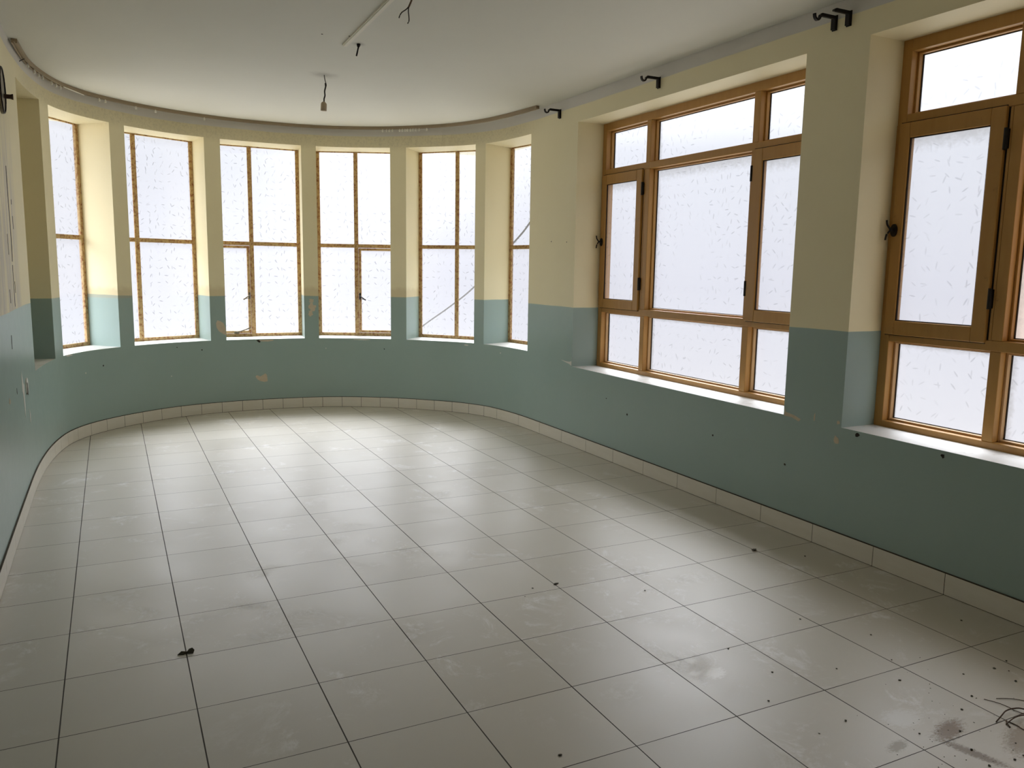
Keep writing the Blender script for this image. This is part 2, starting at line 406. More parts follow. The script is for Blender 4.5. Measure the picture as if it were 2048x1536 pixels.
def tube(bm, pts, rad, seg=8, caps=True):
    pts = [Vector(p) for p in pts]; rings = []
    rads = rad if isinstance(rad, (list, tuple)) else [rad] * len(pts)
    for i, p in enumerate(pts):
        t = (pts[min(i + 1, len(pts) - 1)] - pts[max(i - 1, 0)]).normalized()
        up = Vector((0, 0, 1)) if abs(t.z) < 0.9 else Vector((1, 0, 0))
        a = t.cross(up).normalized(); b = t.cross(a).normalized()
        rings.append([bm.verts.new(p + (a * math.cos(2 * math.pi * k / seg) + b * math.sin(2 * math.pi * k / seg)) * rads[i]) for k in range(seg)])
    for i in range(len(rings) - 1):
        for k in range(seg):
            bm.faces.new((rings[i][k], rings[i][(k + 1) % seg], rings[i + 1][(k + 1) % seg], rings[i + 1][k]))
    if caps:
        bm.faces.new(rings[0][::-1]); bm.faces.new(rings[-1])
def smooth_pts(P, n=6):
    P = [Vector(p) for p in P]; out = []
    for i in range(len(P) - 1):
        p0, p1, p2, p3 = P[max(i - 1, 0)], P[i], P[i + 1], P[min(i + 2, len(P) - 1)]
        for k in range(n):
            t = k / n
            out.append(0.5 * ((2 * p1) + (-p0 + p2) * t + (2 * p0 - 5 * p1 + 4 * p2 - p3) * t * t + (-p0 + 3 * p1 - 3 * p2 + p3) * t ** 3))
    out.append(P[-1]); return out
def extrude_poly(bm, pts, off):
    """solid of the polygon pts (list of Vector) pushed by the vector off"""
    a = [bm.verts.new(p) for p in pts]; b = [bm.verts.new(p + off) for p in pts]
    bm.faces.new(a[::-1]); bm.faces.new(b)
    n = len(pts)
    for i in range(n): bm.faces.new((a[i], a[(i + 1) % n], b[(i + 1) % n], b[i]))

# ------------------------------------------------------------------ plan of the room
# skirting face: straight left wall, rounded end, straight right wall
PLAN = [(-1.555,-4.4),(-1.555,-2),(-1.555,-1),(-1.555,0.9),(-1.555,2.1),(-1.554,2.5),(-1.552,2.9),(-1.543,3.26),(-1.511,3.75),(-1.457,4.15),(-1.396,4.41),(-1.305,4.625),(-1.20,4.79),(-1.08,4.93),(-0.93,5.07),(-0.775,5.19),(-0.59,5.31),(-0.42,5.388),(-0.206,5.452),(0,5.49),(0.21,5.512),(0.42,5.517),(0.63,5.508),(0.842,5.485),(1.05,5.44),(1.243,5.37),(1.43,5.275),(1.61,5.17),(1.77,5.05),(1.925,4.91),(2.072,4.765),(2.206,4.62),(2.312,4.455),(2.39,4.29),(2.442,4.08),(2.47,3.88),(2.487,3.686),(2.495,3.286),(2.497,2.9),(2.497,1.0),(2.497,-4.4)]
def plan_curve(P, n=8):
    P = [Vector(p) for p in P]; out = []
    for i in range(len(P) - 1):
        p0, p1, p2, p3 = P[max(i-1,0)], P[i], P[i+1], P[min(i+2,len(P)-1)]
        d1 = (p2-p1).length; d0 = (p1-p0).length or d1; d2 = (p3-p2).length or d1
        m1 = ((p1-p0)/d0*d1+(p2-p1))/2 if d0 < 3*d1 else (p2-p1)
        m2 = ((p3-p2)/d2*d1+(p2-p1))/2 if d2 < 3*d1 else (p2-p1)
        for k in range(n):
            t = k / n
            out.append((2*t**3-3*t**2+1)*p1+(t**3-2*t**2+t)*m1+(-2*t**3+3*t**2)*p2+(t**3-t**2)*m2)
    out.append(P[-1])
    for _ in range(6):
        out = [out[0]] + [out[i]*0.5+(out[i-1]+out[i+1])*0.25 for i in range(1, len(out)-1)] + [out[-1]]
    return out
K = plan_curve(PLAN)
NR = []
for i in range(len(K)):
    t = (K[min(i+1,len(K)-1)] - K[max(i-1,0)]).normalized()
    NR.append(Vector((-t.y, t.x)))
W = [K[i] + NR[i]*0.010 for i in range(len(K))]
CUM = [0.0]
for i in range(1, len(W)): CUM.append(CUM[-1] + (W[i]-W[i-1]).length)
S_OFF = 1.1                      # arc length of the stretch behind y = -3.3
def at(s, off=0.0):
    s = min(max(s, 0.0), CUM[-1])
    lo, hi = 0, len(CUM) - 1
    while hi - lo > 1:
        m = (lo + hi) // 2
        if CUM[m] <= s: lo = m
        else: hi = m
    f = (s - CUM[lo]) / (CUM[hi] - CUM[lo])
    return W[lo].lerp(W[hi], f) + NR[lo].lerp(NR[hi], f).normalized() * off
def s_of_right(y):               # arc length at a given y on the straight right wall
    return CUM[-1] - (y + 4.4)
H = 2.955
BAY = [(a + S_OFF, b + S_OFF) for a, b in ((6.675,7.48),(7.69,8.49),(8.65,9.445),(9.6,10.4),(10.55,11.325),(11.5,12.3),(12.43,13.195))]
S_LEFT = 6.60 + S_OFF
S_RIGHT = 13.40 + S_OFF

def wall_mesh(name, s0, s1, thick, opens, stepz):
    """solid wall following the plan; opens = [(s0, s1, z0, z1)] with reveals, sill face painted white"""
    ss = {round(s0, 5), round(s1, 5)}
    for a, b, _, _ in opens: ss |= {round(a, 5), round(b, 5)}
    curved = [c for c in CUM if s0 < c < s1 and min(abs(c - x) for x in ss) > 0.012]
    ss = sorted(ss | set(curved))
    zs = {0.0, H}
    for _, _, a, b in opens: zs |= {a, b}
    zs = sorted(zs)
    bm = bmesh.new()
    vi = {}
    def V(i, z, o):
        k = (i, z, o)
        if k not in vi:
            p = at(ss[i], thick if o else 0.0); vi[k] = bm.verts.new((p.x, p.y, z))
        return vi[k]
    def hole(i, z0, z1):
        if i < 0 or i >= len(ss) - 1: return False
        m = (ss[i] + ss[i + 1]) / 2; zm = (z0 + z1) / 2
        return any(a < m < b and c < zm < d for a, b, c, d in opens)
    def face(vs, mi=0):
        f = bm.faces.new(vs); f.material_index = mi
    nz = len(zs) - 1
    for i in range(len(ss) - 1):
        for j in range(nz):
            z0, z1 = zs[j], zs[j + 1]
            if hole(i, z0, z1):
                if j > 0 and not hole(i, zs[j-1], z0):
                    face((V(i,z0,0), V(i+1,z0,0), V(i+1,z0,1), V(i,z0,1)), 1)
                if j < nz - 1 and not hole(i, z1, zs[j+2]):
                    face((V(i,z1,0), V(i,z1,1), V(i+1,z1,1), V(i+1,z1,0)))
                if not hole(i-1, z0, z1): face((V(i,z0,0), V(i,z0,1), V(i,z1,1), V(i,z1,0)))
                if not hole(i+1, z0, z1): face((V(i+1,z0,0), V(i+1,z1,0), V(i+1,z1,1), V(i+1,z0,1)))
            else:
                face((V(i,z0,0), V(i,z1,0), V(i+1,z1,0), V(i+1,z0,0)))
                face((V(i,z0,1), V(i+1,z0,1), V(i+1,z1,1), V(i,z1,1)))
        face((V(i,H,0), V(i,H,1), V(i+1,H,1), V(i+1,H,0)))
        face((V(i,0.0,0), V(i+1,0.0,0), V(i+1,0.0,1), V(i,0.0,1)))
    for i in (0, len(ss) - 1):
        for j in range(nz): face((V(i,zs[j],0), V(i,zs[j+1],0), V(i,zs[j+1],1), V(i,zs[j],1)))
    bmesh.ops.recalc_face_normals(bm, faces=bm.faces)
    o = link(name, bm, [M_WALL, M_SILL])
    return struct(o)

wall_left = wall_mesh('wall_left', 0.0, S_LEFT, 0.46, [], 0)
wall_bay = wall_mesh('wall_bay', S_LEFT, S_RIGHT, 0.42, [(a, b, 0.75, 2.755) for a, b in BAY], 0)
RW = [(2.76, 0.285), (-0.14, -2.615)]
wall_right = wall_mesh('wall_right', S_RIGHT, CUM[-1], 0.335, [(s_of_right(a), s_of_right(b), 0.695, 2.74) for a, b in RW], 0)
bm = bmesh.new(); box(bm, -2.05, 2.95, -4.62, -4.40, 0, H)
wall_back = struct(link('wall_back', bm, [M_WALL]))
bm = bmesh.new(); box(bm, -2.6, 3.5, -5.0, 6.6, -0.12, 0.0)
floor = struct(link('floor', bm, M_FLOOR))
bm = bmesh.new(); box(bm, -2.6, 3.5, -5.0, 6.6, H, H + 0.15)
ceiling = struct(link('ceiling', bm, M_CEIL))

# smooth the look of the rounded end (faces flat shaded elsewhere)
for o in (wall_bay,):
    for p in o.data.polygons: p.use_smooth = True
    o.data.set_sharp_from_angle(angle=math.radians(25))

# ------------------------------------------------------------------ tiled skirting
def skirting(name, joints):
    bm = bmesh.new()
    for a, b in zip(joints[:-1], joints[1:]):
        a2, b2 = a + 0.0018, b - 0.0018
        n = max(1, int((b2 - a2) / 0.07))
        inn = [at(a2 + (b2 - a2) * k / n, -0.010) for k in range(n + 1)]
        out = [at(a2 + (b2 - a2) * k / n, -0.0005) for k in range(n + 1)]
        pts = [Vector((p.x, p.y, 0.0)) for p in inn] + [Vector((p.x, p.y, 0.0)) for p in reversed(out)]
        extrude_poly(bm, pts, Vector((0, 0, 0.107)))
    for v in bm.verts:
        if v.co.z < 0.001: v.co.z = 0.003
    o = struct(link(name, bm, M_TILE))
    bm = bmesh.new()
    s0, s1 = joints[0], joints[-1]; n = max(2, int((s1 - s0) / 0.06))
    inn = [at(s0 + (s1 - s0) * k / n, -0.0085) for k in range(n + 1)]
    out = [at(s0 + (s1 - s0) * k / n, -0.0002) for k in range(n + 1)]
    extrude_poly(bm, [Vector((p.x, p.y, 0.0)) for p in inn] + [Vector((p.x, p.y, 0.0)) for p in reversed(out)], Vector((0, 0, 0.111)))
    g = link('grout', bm, M_MORTAR, o)
    return o
s_r0 = s_of_right(9.72 * TY)     # where full-length tiles start on the right
right_j = []
y = 9 * TY
while y > -4.4: right_j.append(s_of_right(y)); y -= TY
right_j.append(CUM[-1])
s_mid = right_j[0] - 0.40
bay_j = [s_mid]
while bay_j[0] > 8.25: bay_j.insert(0, bay_j[0] - 0.209)
left_j = [0.0]
a = bay_j[0]; lj = [a]
while lj[0] > 0.42: lj.insert(0, lj[0] - 0.42)
lj.insert(0, 0.0)
skirting('baseboard_left', lj)
skirting('baseboard_bay', bay_j)
skirting('baseboard_right', [s_mid] + right_j)

# ------------------------------------------------------------------ windows
def pane(parent, x0, x1, z0, z1, y, mat, name='glass_pane'):
    bm = bmesh.new(); w, h = x1 - x0, z1 - z0
    box(bm, x0, x1, y, y + 0.004, z0, z1)
    return link(name, bm, mat, parent)

def steel_window(idx, a, b, mull, casement):
    D = 0.38
    p, q = at(a, D), at(b, D)
    d = q - p; w = d.length
    e = empty('window_%d' % idx, (p.x, p.y, 0.0), math.atan2(d.y, d.x)); struct(e)
    z0, z1, zt = 0.746, 2.782, 1.745
    F = 0.038
    bm = bmesh.new()
    fr = [(0, F, z0, z1), (w - F, w, z0, z1), (F, w - F, z0, z0 + F), (F, w - F, z1 - F, z1),
          (mull - 0.022, mull + 0.022, z0 + F, z1 - F), (F, mull - 0.022, zt - 0.020, zt + 0.020), (mull + 0.022, w - F, zt - 0.020, zt + 0.020)]
    for x0, x1, a0, a1 in fr:
        box(bm, x0, x1, 0.0, 0.014, a0, a1, 0.0015)
        if x1 - x0 < a1 - a0: xm = (x0 + x1) / 2; box(bm, xm - 0.006, xm + 0.006, 0.009, 0.036, a0, a1)
        else: zm = (a0 + a1) / 2; box(bm, x0, x1, 0.009, 0.036, zm - 0.006, zm + 0.006)
    link('window_frame', bm, M_STEEL, e)
    cells = {'upper_left': (F, mull - 0.022, zt + 0.020, z1 - F), 'upper_right': (mull + 0.022, w - F, zt + 0.020, z1 - F),
             'lower_left': (F, mull - 0.022, z0 + F, zt - 0.020), 'lower_right': (mull + 0.022, w - F, z0 + F, zt - 0.020)}
    for k, (x0, x1, a0, a1) in cells.items():
        if k != casement:
            pane(e, x0 - 0.008, x1 + 0.008, a0 - 0.008, a1 + 0.008, 0.020, M_GLASS)
            continue
        g = 0.004; C = 0.026
        bm = bmesh.new()
        X0, X1, A0, A1 = x0 + g, x1 - g, a0 + g, a1 - g
        for (u0, u1, v0, v1) in ((X0, X0 + C, A0, A1), (X1 - C, X1, A0, A1), (X0 + C, X1 - C, A0, A0 + C), (X0 + C, X1 - C, A1 - C, A1)):
            box(bm, u0, u1, -0.010, 0.020, v0, v1, 0.002)
        cs = link('casement', bm, M_STEEL, e)
        pane(cs, X0 + C - 0.006, X1 - C + 0.006, A0 + C - 0.006, A1 - C + 0.006, 0.006, M_GLASS)
        hx = X1 - C / 2 if k == 'lower_left' else X0 + C / 2
        sg = -1 if k == 'lower_left' else 1
        hz = 1.19
        bm = bmesh.new()
        box(bm, hx - 0.011, hx + 0.011, -0.016, -0.010, hz - 0.035, hz + 0.035, 0.002)
        tube(bm, smooth_pts([(hx, -0.014, hz + 0.01), (hx + sg*0.005, -0.040, hz + 0.004), (hx + sg*0.03, -0.055, hz - 0.012), (hx + sg*0.055, -0.055, hz - 0.03), (hx + sg*0.068, -0.052, hz - 0.038)], 4), [0.006]*12 + [0.0075]*5, 8)
        tube(bm, smooth_pts([(hx, -0.014, hz - 0.02), (hx + sg*0.02, -0.030, hz - 0.026), (hx + sg*0.055, -0.050, hz - 0.032)], 4), 0.0035, 6)
        link('handle', bm, M_BLACK if k == 'lower_right' else M_GREYM, cs, True)
        if k == 'lower_left':
            bm = bmesh.new()      # casement stay lying on the bottom rail
            sx = X1 - 0.16
            box(bm, sx - 0.02, sx + 0.03, -0.020, -0.008, A0 - 0.004, A0 + 0.020, 0.002)
            tube(bm, [(sx, -0.024, A0 + 0.010), (sx + 0.05, -0.040, A0 + 0.026), (sx + 0.145, -0.060, A0 + 0.062)], [0.006, 0.006, 0.0075], 8)
            tube(bm, [(sx - 0.02, -0.018, A0 + 0.004), (sx + 0.02, -0.026, A0 - 0.004)], 0.006, 8)
            link('casement_stay', bm, M_GREYM, cs, True)
    return e, w
MULLS = [0.42, 0.42, 0.345, 0.385, 0.43, 0.465, 0.40]
# the first opening is walled up from outside: a painted blind recess
bm = bmesh.new()
q0, q1 = at(BAY[0][0] - 0.02, 0.385), at(BAY[0][1] + 0.02, 0.385); dd = (q1 - q0).normalized(); nn_ = Vector((-dd.y, dd.x)) * 0.06
extrude_poly(bm, [Vector((p.x, p.y, 0.74)) for p in (q0, q1, q1 + nn_, q0 + nn_)], Vector((0, 0, 2.02)))
link('blind_infill', bm, M_WALL, wall_bay)
for i, (a, b) in enumerate(BAY):
    if i == 0: continue
    steel_window(i, a, b, MULLS[i], {3: 'lower_left', 4: 'lower_right'}.get(i))

def timber_window(idx, ytop, tinted=None):
    e = empty('window_%d' % idx, (2.507 + 0.25, ytop, 0.0), -math.pi / 2); struct(e)
    Wd = 2.475; z0, z1 = 0.676, 2.745
    c = [0.0, 0.055, 0.625, 0.680, 1.800, 1.858, 2.420, Wd]
    r = [z0, 0.728, 1.168, 1.220, 2.312, 2.362, 2.680, z1]
    D = 0.085
    bm = bmesh.new(); B = 0.0025
    box(bm, c[0], c[1], 0, D, z0, r[3], B); box(bm, c[0], c[1], 0, D, r[4], z1, B)
    box(bm, c[0], 0.040, 0, D, r[3], r[4]); box(bm, c[6], c[7], 0, D, z0, z1, B)
    box(bm, c[1], c[6], 0, D, z0, r[1], B); box(bm, c[1], c[6], 0, D, r[6], z1, B)
    box(bm, c[1], c[6], 0.001, D, r[2], r[3], B); box(bm, c[1], c[6], 0.001, D, r[4], r[5], B)
    for k in (2, 4):
        for j in (1, 3, 5): box(bm, c[k], c[k+1], 0.002, D, r[j], r[j+1], B)
    box(bm, 0.612, 0.625, 0.001, D, 1.221, 2.311, 0.001)
    link('window_frame', bm, M_WOOD, e)
    sash_cols = {(0, 1): 'left', (2, 1): 'right'}
    for ci, (ca, cb) in enumerate(((c[1], c[2]), (c[3], c[4]), (c[5], c[6]))):
        for ri, (ra, rb) in enumerate(((r[1], r[2]), (r[3], r[4]), (r[5], r[6]))):
            if (ci, ri) in sash_cols: continue
            bm = bmesh.new(); w_ = 0.012
            for (u0, u1, v0, v1) in ((ca, ca + w_, ra, rb), (cb - w_, cb, ra, rb), (ca + w_, cb - w_, ra, ra + w_), (ca + w_, cb - w_, rb - w_, rb)):
                box(bm, u0, u1, 0.045, 0.078, v0, v1, 0.002)
            g_ = 0.004
            for (u0, u1, v0, v1) in ((ca + w_, ca + w_ + g_, ra + w_, rb - w_), (cb - w_ - g_, cb - w_, ra + w_, rb - w_), (ca + w_, cb - w_, ra + w_, ra + w_ + g_), (ca + w_, cb - w_, rb - w_ - g_, rb - w_)):
                box(bm, u0, u1, 0.070, 0.0785, v0, v1, 0, 1)
            link('glazing_bead', bm, [M_BEAD if ri == 0 else M_WOOD, M_DARK], e)
            pn = pane(e, ca + 0.002, cb - 0.002, ra + 0.002, rb - 0.002, 0.080, M_GLASS_T if (ci, ri) == tinted else M_GLASS_W)
            if (ci, ri) == tinted: pn['label'] = 'pinkish clouded pane'
    for side in ('left', 'right'):
        if side == 'left': X0, X1, g0, g1 = 0.028, 0.600, 0.090, 0.528
        else: X0, X1, g0, g1 = 1.832, 2.445, 1.918, 2.362
        A0, A1, h0, h1 = 1.206, 2.316, 1.282, 2.238
        bm = bmesh.new()
        for (u0, u1, v0, v1) in ((X0, g0, A0, A1), (g1, X1, A0, A1), (g0, g1, A0, h0), (g0, g1, h1, A1)):
            box(bm, u0, u1, -0.014, 0.030, v0, v1, 0.003)
        g_ = 0.005
        for (u0, u1, v0, v1) in ((g0, g0 + g_, h0, h1), (g1 - g_, g1, h0, h1), (g0, g1, h0, h0 + g_), (g0, g1, h1 - g_, h1)):
            box(bm, u0, u1, -0.006, 0.003, v0, v1, 0, 1)
        for (u0, u1, v0, v1) in ((X0 + 0.002, X1 - 0.002, A0 - 0.004, A0 + 0.001), (X0 + 0.002, X1 - 0.002, A1 - 0.001, A1 + 0.005)):  # dark strips painting the shadow lines above and below the sash
            box(bm, u0, u1, -0.004, 0.002, v0, v1, 0, 1)
        s = link('casement', bm, [M_WOOD, M_DARK], e)
        pane(s, g0 - 0.006, g1 + 0.006, h0 - 0.006, h1 + 0.006, 0.004, M_GLASS_W)
        hg = 0.607 if side == 'left' else 1.826
        for hz in (1.42, 2.165):
            bm = bmesh.new()
            tube(bm, [(hg, -0.010, hz - 0.05), (hg, -0.010, hz + 0.05)], 0.011, 10)
            box(bm, hg - 0.012, hg + 0.012, -0.004, 0.002, hz - 0.045, hz + 0.045)
            link('hinge', bm, M_BLACK, s)
        hx = 0.045 if side == 'left' else 2.42
        bm = bmesh.new(); n = 14
        pts = [Vector((hx + 0.021 * math.cos(2*math.pi*k/n), -0.014, 1.762 + 0.034 * math.sin(2*math.pi*k/n))) for k in range(n)]
        extrude_poly(bm, pts, Vector((0, -0.007, 0)))
        tube(bm, [(hx, -0.018, 1.765), (hx, -0.045, 1.765)], 0.008, 8)
        sg = -1 if side == 'left' else 1
        tube(bm, smooth_pts([(hx + sg*-0.004, -0.045, 1.765), (hx + sg*0.012, -0.055, 1.79), (hx + sg*0.016, -0.058, 1.815)], 4), 0.005, 8)
        tube(bm, smooth_pts([(hx + sg*-0.004, -0.045, 1.765), (hx + sg*0.014, -0.052, 1.74), (hx + sg*0.020, -0.054, 1.71)], 4), 0.005, 8)
        link('handle', bm, M_BLACK, s)
    # dark strip painted as gap shade where the sash folds over the frame
    bm = bmesh.new(); box(bm, 0.600, 0.612, 0.006, 0.050, 1.222, 2.310)
    link('sash_gap_shade', bm, M_DARK, e)
    return e
timber_window(7, RW[0][0] - 0.0)
timber_window(8, RW[1][0] - 0.0, (1, 1))

# ------------------------------------------------------------------ peeled paint, cracks, knocks (parts of the walls)
def chip(parent, poly, s_or_wall, mat, th=0.0012, name='paint_chip'):
    """irregular patch lying on the wall: poly = [(arc length, z)]"""
    bm = bmesh.new()
    a = [bm.verts.new((*at(s, -0.0002), z)) for s, z in poly]
    b = [bm.verts.new((*at(s, -th), z)) for s, z in poly]
    bm.faces.new(a); bm.faces.new(b[::-1]); n = len(poly)
    for i in range(n): bm.faces.new((a[i], a[(i+1) % n], b[(i+1) % n], b[i]))
    return link(name, bm, mat, parent)
def blob(cs, cz, rs, rz, seed, n=18, rough=0.35, tilt=0.0):
    rd = random.Random(seed); out = []
    for k in range(n):
        t = 2 * math.pi * k / n; q = 1 + rd.uniform(-rough, rough)
        x, z = rs * math.cos(t) * q, rz * math.sin(t) * q
        out.append((cs + x * math.cos(tilt) - z * math.sin(tilt), cz + x * math.sin(tilt) + z * math.cos(tilt)))
    return out
o_ = S_OFF
chip(wall_bay, blob(10.475+o_, 1.150, 0.024, 0.022, 1), 0, M_CHIP)
chip(wall_bay, blob(10.480+o_, 1.085, 0.034, 0.040, 2), 0, M_CHIP)
chip(wall_bay, blob(10.465+o_, 1.020, 0.022, 0.036, 3), 0, M_CHIP)
chip(wall_bay, [(9.500+o_,0.925),(9.515+o_,0.955),(9.545+o_,0.945),(9.575+o_,0.925),(9.592+o_,0.88),(9.598+o_,0.80),(9.57+o_,0.815),(9.53+o_,0.84),(9.505+o_,0.88)], 0, M_CHIP)
chip(wall_bay, [(9.88+o_,0.355),(9.895+o_,0.37),(9.93+o_,0.355),(9.96+o_,0.37),(9.985+o_,0.385),(10.0+o_,0.365),(10.005+o_,0.30),(9.97+o_,0.295),(9.93+o_,0.305),(9.90+o_,0.325)], 0, M_CHIP)
chip(wall_bay, [(9.92+o_,0.742),(10.08+o_,0.742),(10.07+o_,0.730),(10.02+o_,0.722),(9.95+o_,0.726)], 0, M_CHIP)
chip(wall_bay, [(9.90+o_,0.738),(9.925+o_,0.742),(9.945+o_,0.722),(9.930+o_,0.712),(9.912+o_,0.725)], 0, M_SCRATCH, 0.002)
chip(wall_bay, blob(11.01+o_, 0.737, 0.08, 0.006, 5), 0, M_WCHIP)
chip(wall_bay, blob(7.80+o_, 0.742, 0.05, 0.008, 15), 0, M_WCHIP)
chip(wall_bay, blob(12.20+o_, 0.725, 0.03, 0.006, 16), 0, M_WCHIP)
for k, (s, z, r) in enumerate([(9.03,0.42,.006),(11.25,0.64,.007),(10.62,0.64,.006),(8.28,0.60,.007),(8.05,0.56,.006),(9.35,0.66,.006),(12.7,0.68,.006),(9.1,0.7,.005)]):
    chip(wall_bay, blob(s+o_, z, r, r, 30+k, 8), 0, M_SCRATCH if k % 2 else M_WCHIP)
sr = s_of_right
chip(wall_right, [(sr(2.95),0.735),(sr(2.86),0.730),(sr(2.80),0.732),(sr(2.768),0.742),(sr(2.768),0.700),(sr(2.80),0.712),(sr(2.87),0.722)], 0, M_WCHIP)
chip(wall_right, [(sr(0.278),0.735),(sr(0.27),0.715),(sr(0.20),0.705),(sr(0.15),0.69),(sr(0.165),0.675),(sr(0.22),0.69),(sr(0.279),0.69)], 0, M_CHIP)
chip(wall_right, blob(sr(0.05), 0.72, 0.004, 0.03, 40, 8), 0, M_CHIP)
chip(wall_right, blob(sr(-0.115), 0.62, 0.018, 0.022, 41, 9), 0, M_CHIP)
chip(wall_right, blob(sr(-0.12), 0.72, 0.010, 0.012, 42, 9), 0, M_CHIP)
for k, (yy, z, r) in enumerate([(3.17,1.77,.006),(2.90,1.76,.005),(1.9,0.42,.008),(0.9,0.45,.006),(0.25,0.40,.007),(2.2,0.5,.005),(-0.25,0.675,.012),(-0.75,0.67,.010)]):
    chip(wall_right, blob(sr(yy), z, r, r, 50+k, 8), 0, M_SCRATCH)
# left wall: long cracks down the cream paint and gouges in the dado
def sl(y): return y + 4.4
def crack(pts, w):
    L = [(sl(y) - w * (0.6 + 0.4 * math.sin(7 * i)), z) for i, (y, z) in enumerate(pts)]
    R_ = [(sl(y) + w * (0.6 + 0.4 * math.cos(5 * i)), z) for i, (y, z) in enumerate(pts)]
    chip(wall_left, L + R_[::-1], 0, M_SCRATCH, 0.0015, 'plaster_crack')
crack([(2.556,2.085),(2.556,1.98),(2.560,1.88),(2.575,1.76),(2.57,1.66),(2.555,1.56),(2.545,1.52)], 0.012)
crack([(2.54,1.50),(2.535,1.42),(2.53,1.33),(2.528,1.25)], 0.006)
crack([(2.73,1.80),(2.735,1.76),(2.74,1.72)], 0.005)
crack([(2.37,1.68),(2.38,1.62),(2.38,1.56)], 0.004)
crack([(2.72,1.90),(2.72,1.87)], 0.005)
crack([(2.215,1.10),(2.213,1.06),(2.215,1.02)], 0.008)
crack([(2.60,1.40),(2.60,1.33)], 0.004)
crack([(2.30,1.36),(2.31,1.28)], 0.004)
chip(wall_left, [(sl(2.60),0.845),(sl(2.64),0.80),(sl(2.67),0.76),(sl(2.72),0.74),(sl(2.70),0.68),(sl(2.71),0.60),(sl(2.68),0.54),(sl(2.65),0.62),(sl(2.63),0.70),(sl(2.59),0.72)], 0, M_WCHIP)
chip(wall_left, blob(sl(2.955), 0.50, 0.02, 0.05, 70, 12, 0.4, 0.3), 0, M_WCHIP)
chip(wall_left, blob(sl(1.92), 0.755, 0.025, 0.018, 71, 10, 0.5), 0, M_CHIP)
chip(wall_left, blob(sl(2.30), 0.76, 0.010, 0.014, 72, 8, 0.5), 0, M_SCRATCH)

# ------------------------------------------------------------------ socket cover hanging off the left wall dado
bm = bmesh.new(); n = 20
pts = [Vector((-1.5648, 2.86 + 0.055 * math.cos(2*math.pi*k/n), 0.715 + 0.055 * math.sin(2*math.pi*k/n))) for k in range(n)]
extrude_poly(bm, pts, Vector((0.010, 0, 0)))
bmesh.ops.bevel(bm, geom=[e for e in bm.edges], offset=0.002, segments=1, affect='EDGES')
o = link('junction_box_cover', bm, M_WCHIP)
thing(o, 'small round off-white electrical cover on the blue-green dado of the left wall', 'electrical cover')
bm = bmesh.new()
pts = [Vector((-1.5548, 2.835 + 0.016 * math.cos(2*math.pi*k/12), 0.70 + 0.042 * math.sin(2*math.pi*k/12))) for k in range(12)]
extrude_poly(bm, pts, Vector((0.002, 0, 0)))
c_ = link('cable_hole', bm, M_SCRATCH, o); c_['label'] = 'dark oval hole'

# dark round wall fitting with a stubby spigot at the upper left
e = empty('wall_fitting', (-1.565, 2.52, 2.515))
thing(e, 'dark round wall fitting with a stubby spigot on the cream left wall', 'wall fitting')
bm = bmesh.new(); n = 28
pts = [Vector((0.001, 0.135 * math.cos(2*math.pi*k/n), 0.135 * math.sin(2*math.pi*k/n))) for k in range(n)]
extrude_poly(bm, pts, Vector((0.014, 0, 0)))
link('back_plate', bm, M_GREYM, e)
bm = bmesh.new()
ring = [(0.018, 0.128 * math.cos(2*math.pi*k/n), 0.128 * math.sin(2*math.pi*k/n)) for k in range(n + 1)]
tube(bm, ring, 0.004, 8, False)
link('rim', bm, M_BLACK, e, True)
bm = bmesh.new()
tube(bm, [(0.014, 0.09, -0.02), (0.045, 0.09, -0.02), (0.060, 0.09, -0.02)], [0.013, 0.013, 0.018], 12)
link('spigot', bm, M_TWIG, e)

# ------------------------------------------------------------------ curved curtain rail with gliders
RP = [(-1.523,3.16),(-1.500,3.72),(-1.435,4.12),(-1.330,4.47),(-1.19,4.72),(-1.02,4.91),(-0.75,5.12),(-0.40,5.30),(0.0,5.42),(0.42,5.46),(0.89,5.425),(1.25,5.30),(1.60,5.10),(1.90,4.83),(2.12,4.55),(2.28,4.20),(2.37,3.80),(2.425,3.33)]
RPS = smooth_pts([(x, y, 0) for x, y in RP], 8)
rail = empty('curtain_rail', (0.42, 5.46, 2.93))
thing(rail, 'long tan curved curtain rail fixed under the ceiling round the bay', 'curtain rail')
bm = bmesh.new(); ri = []
prof = [(-0.018, -0.004), (-0.018, 0.0225), (0.018, 0.0225), (0.018, -0.004), (0.006, -0.004), (0.006, 0.004), (-0.006, 0.004), (-0.006, -0.004)]
base = Vector((0.42, 5.46, 2.93))
for i, p in enumerate(RPS):
    t = (RPS[min(i+1, len(RPS)-1)] - RPS[max(i-1, 0)]).normalized(); nn = Vector((-t.y, t.x, 0))
    ri.append([bm.verts.new(Vector((p.x, p.y, 2.932)) - base + nn * a + Vector((0, 0, b))) for a, b in prof])
for i in range(len(ri) - 1):
    for k in range(8): bm.faces.new((ri[i][k], ri[i][(k+1) % 8], ri[i+1][(k+1) % 8], ri[i+1][k]))
bm.faces.new(ri[0]); bm.faces.new(ri[-1][::-1])
link('rail_track', bm, M_RAIL, rail)
bm = bmesh.new()
tube(bm, [(0, 0, 0.004), (0, 0, -0.012)], [0.006, 0.006], 8)
tube(bm, [(0, 0, -0.010), (0, 0, -0.026)], [0.010, 0.008], 8)
g0 = link('glider', bm, M_GLIDER, rail)
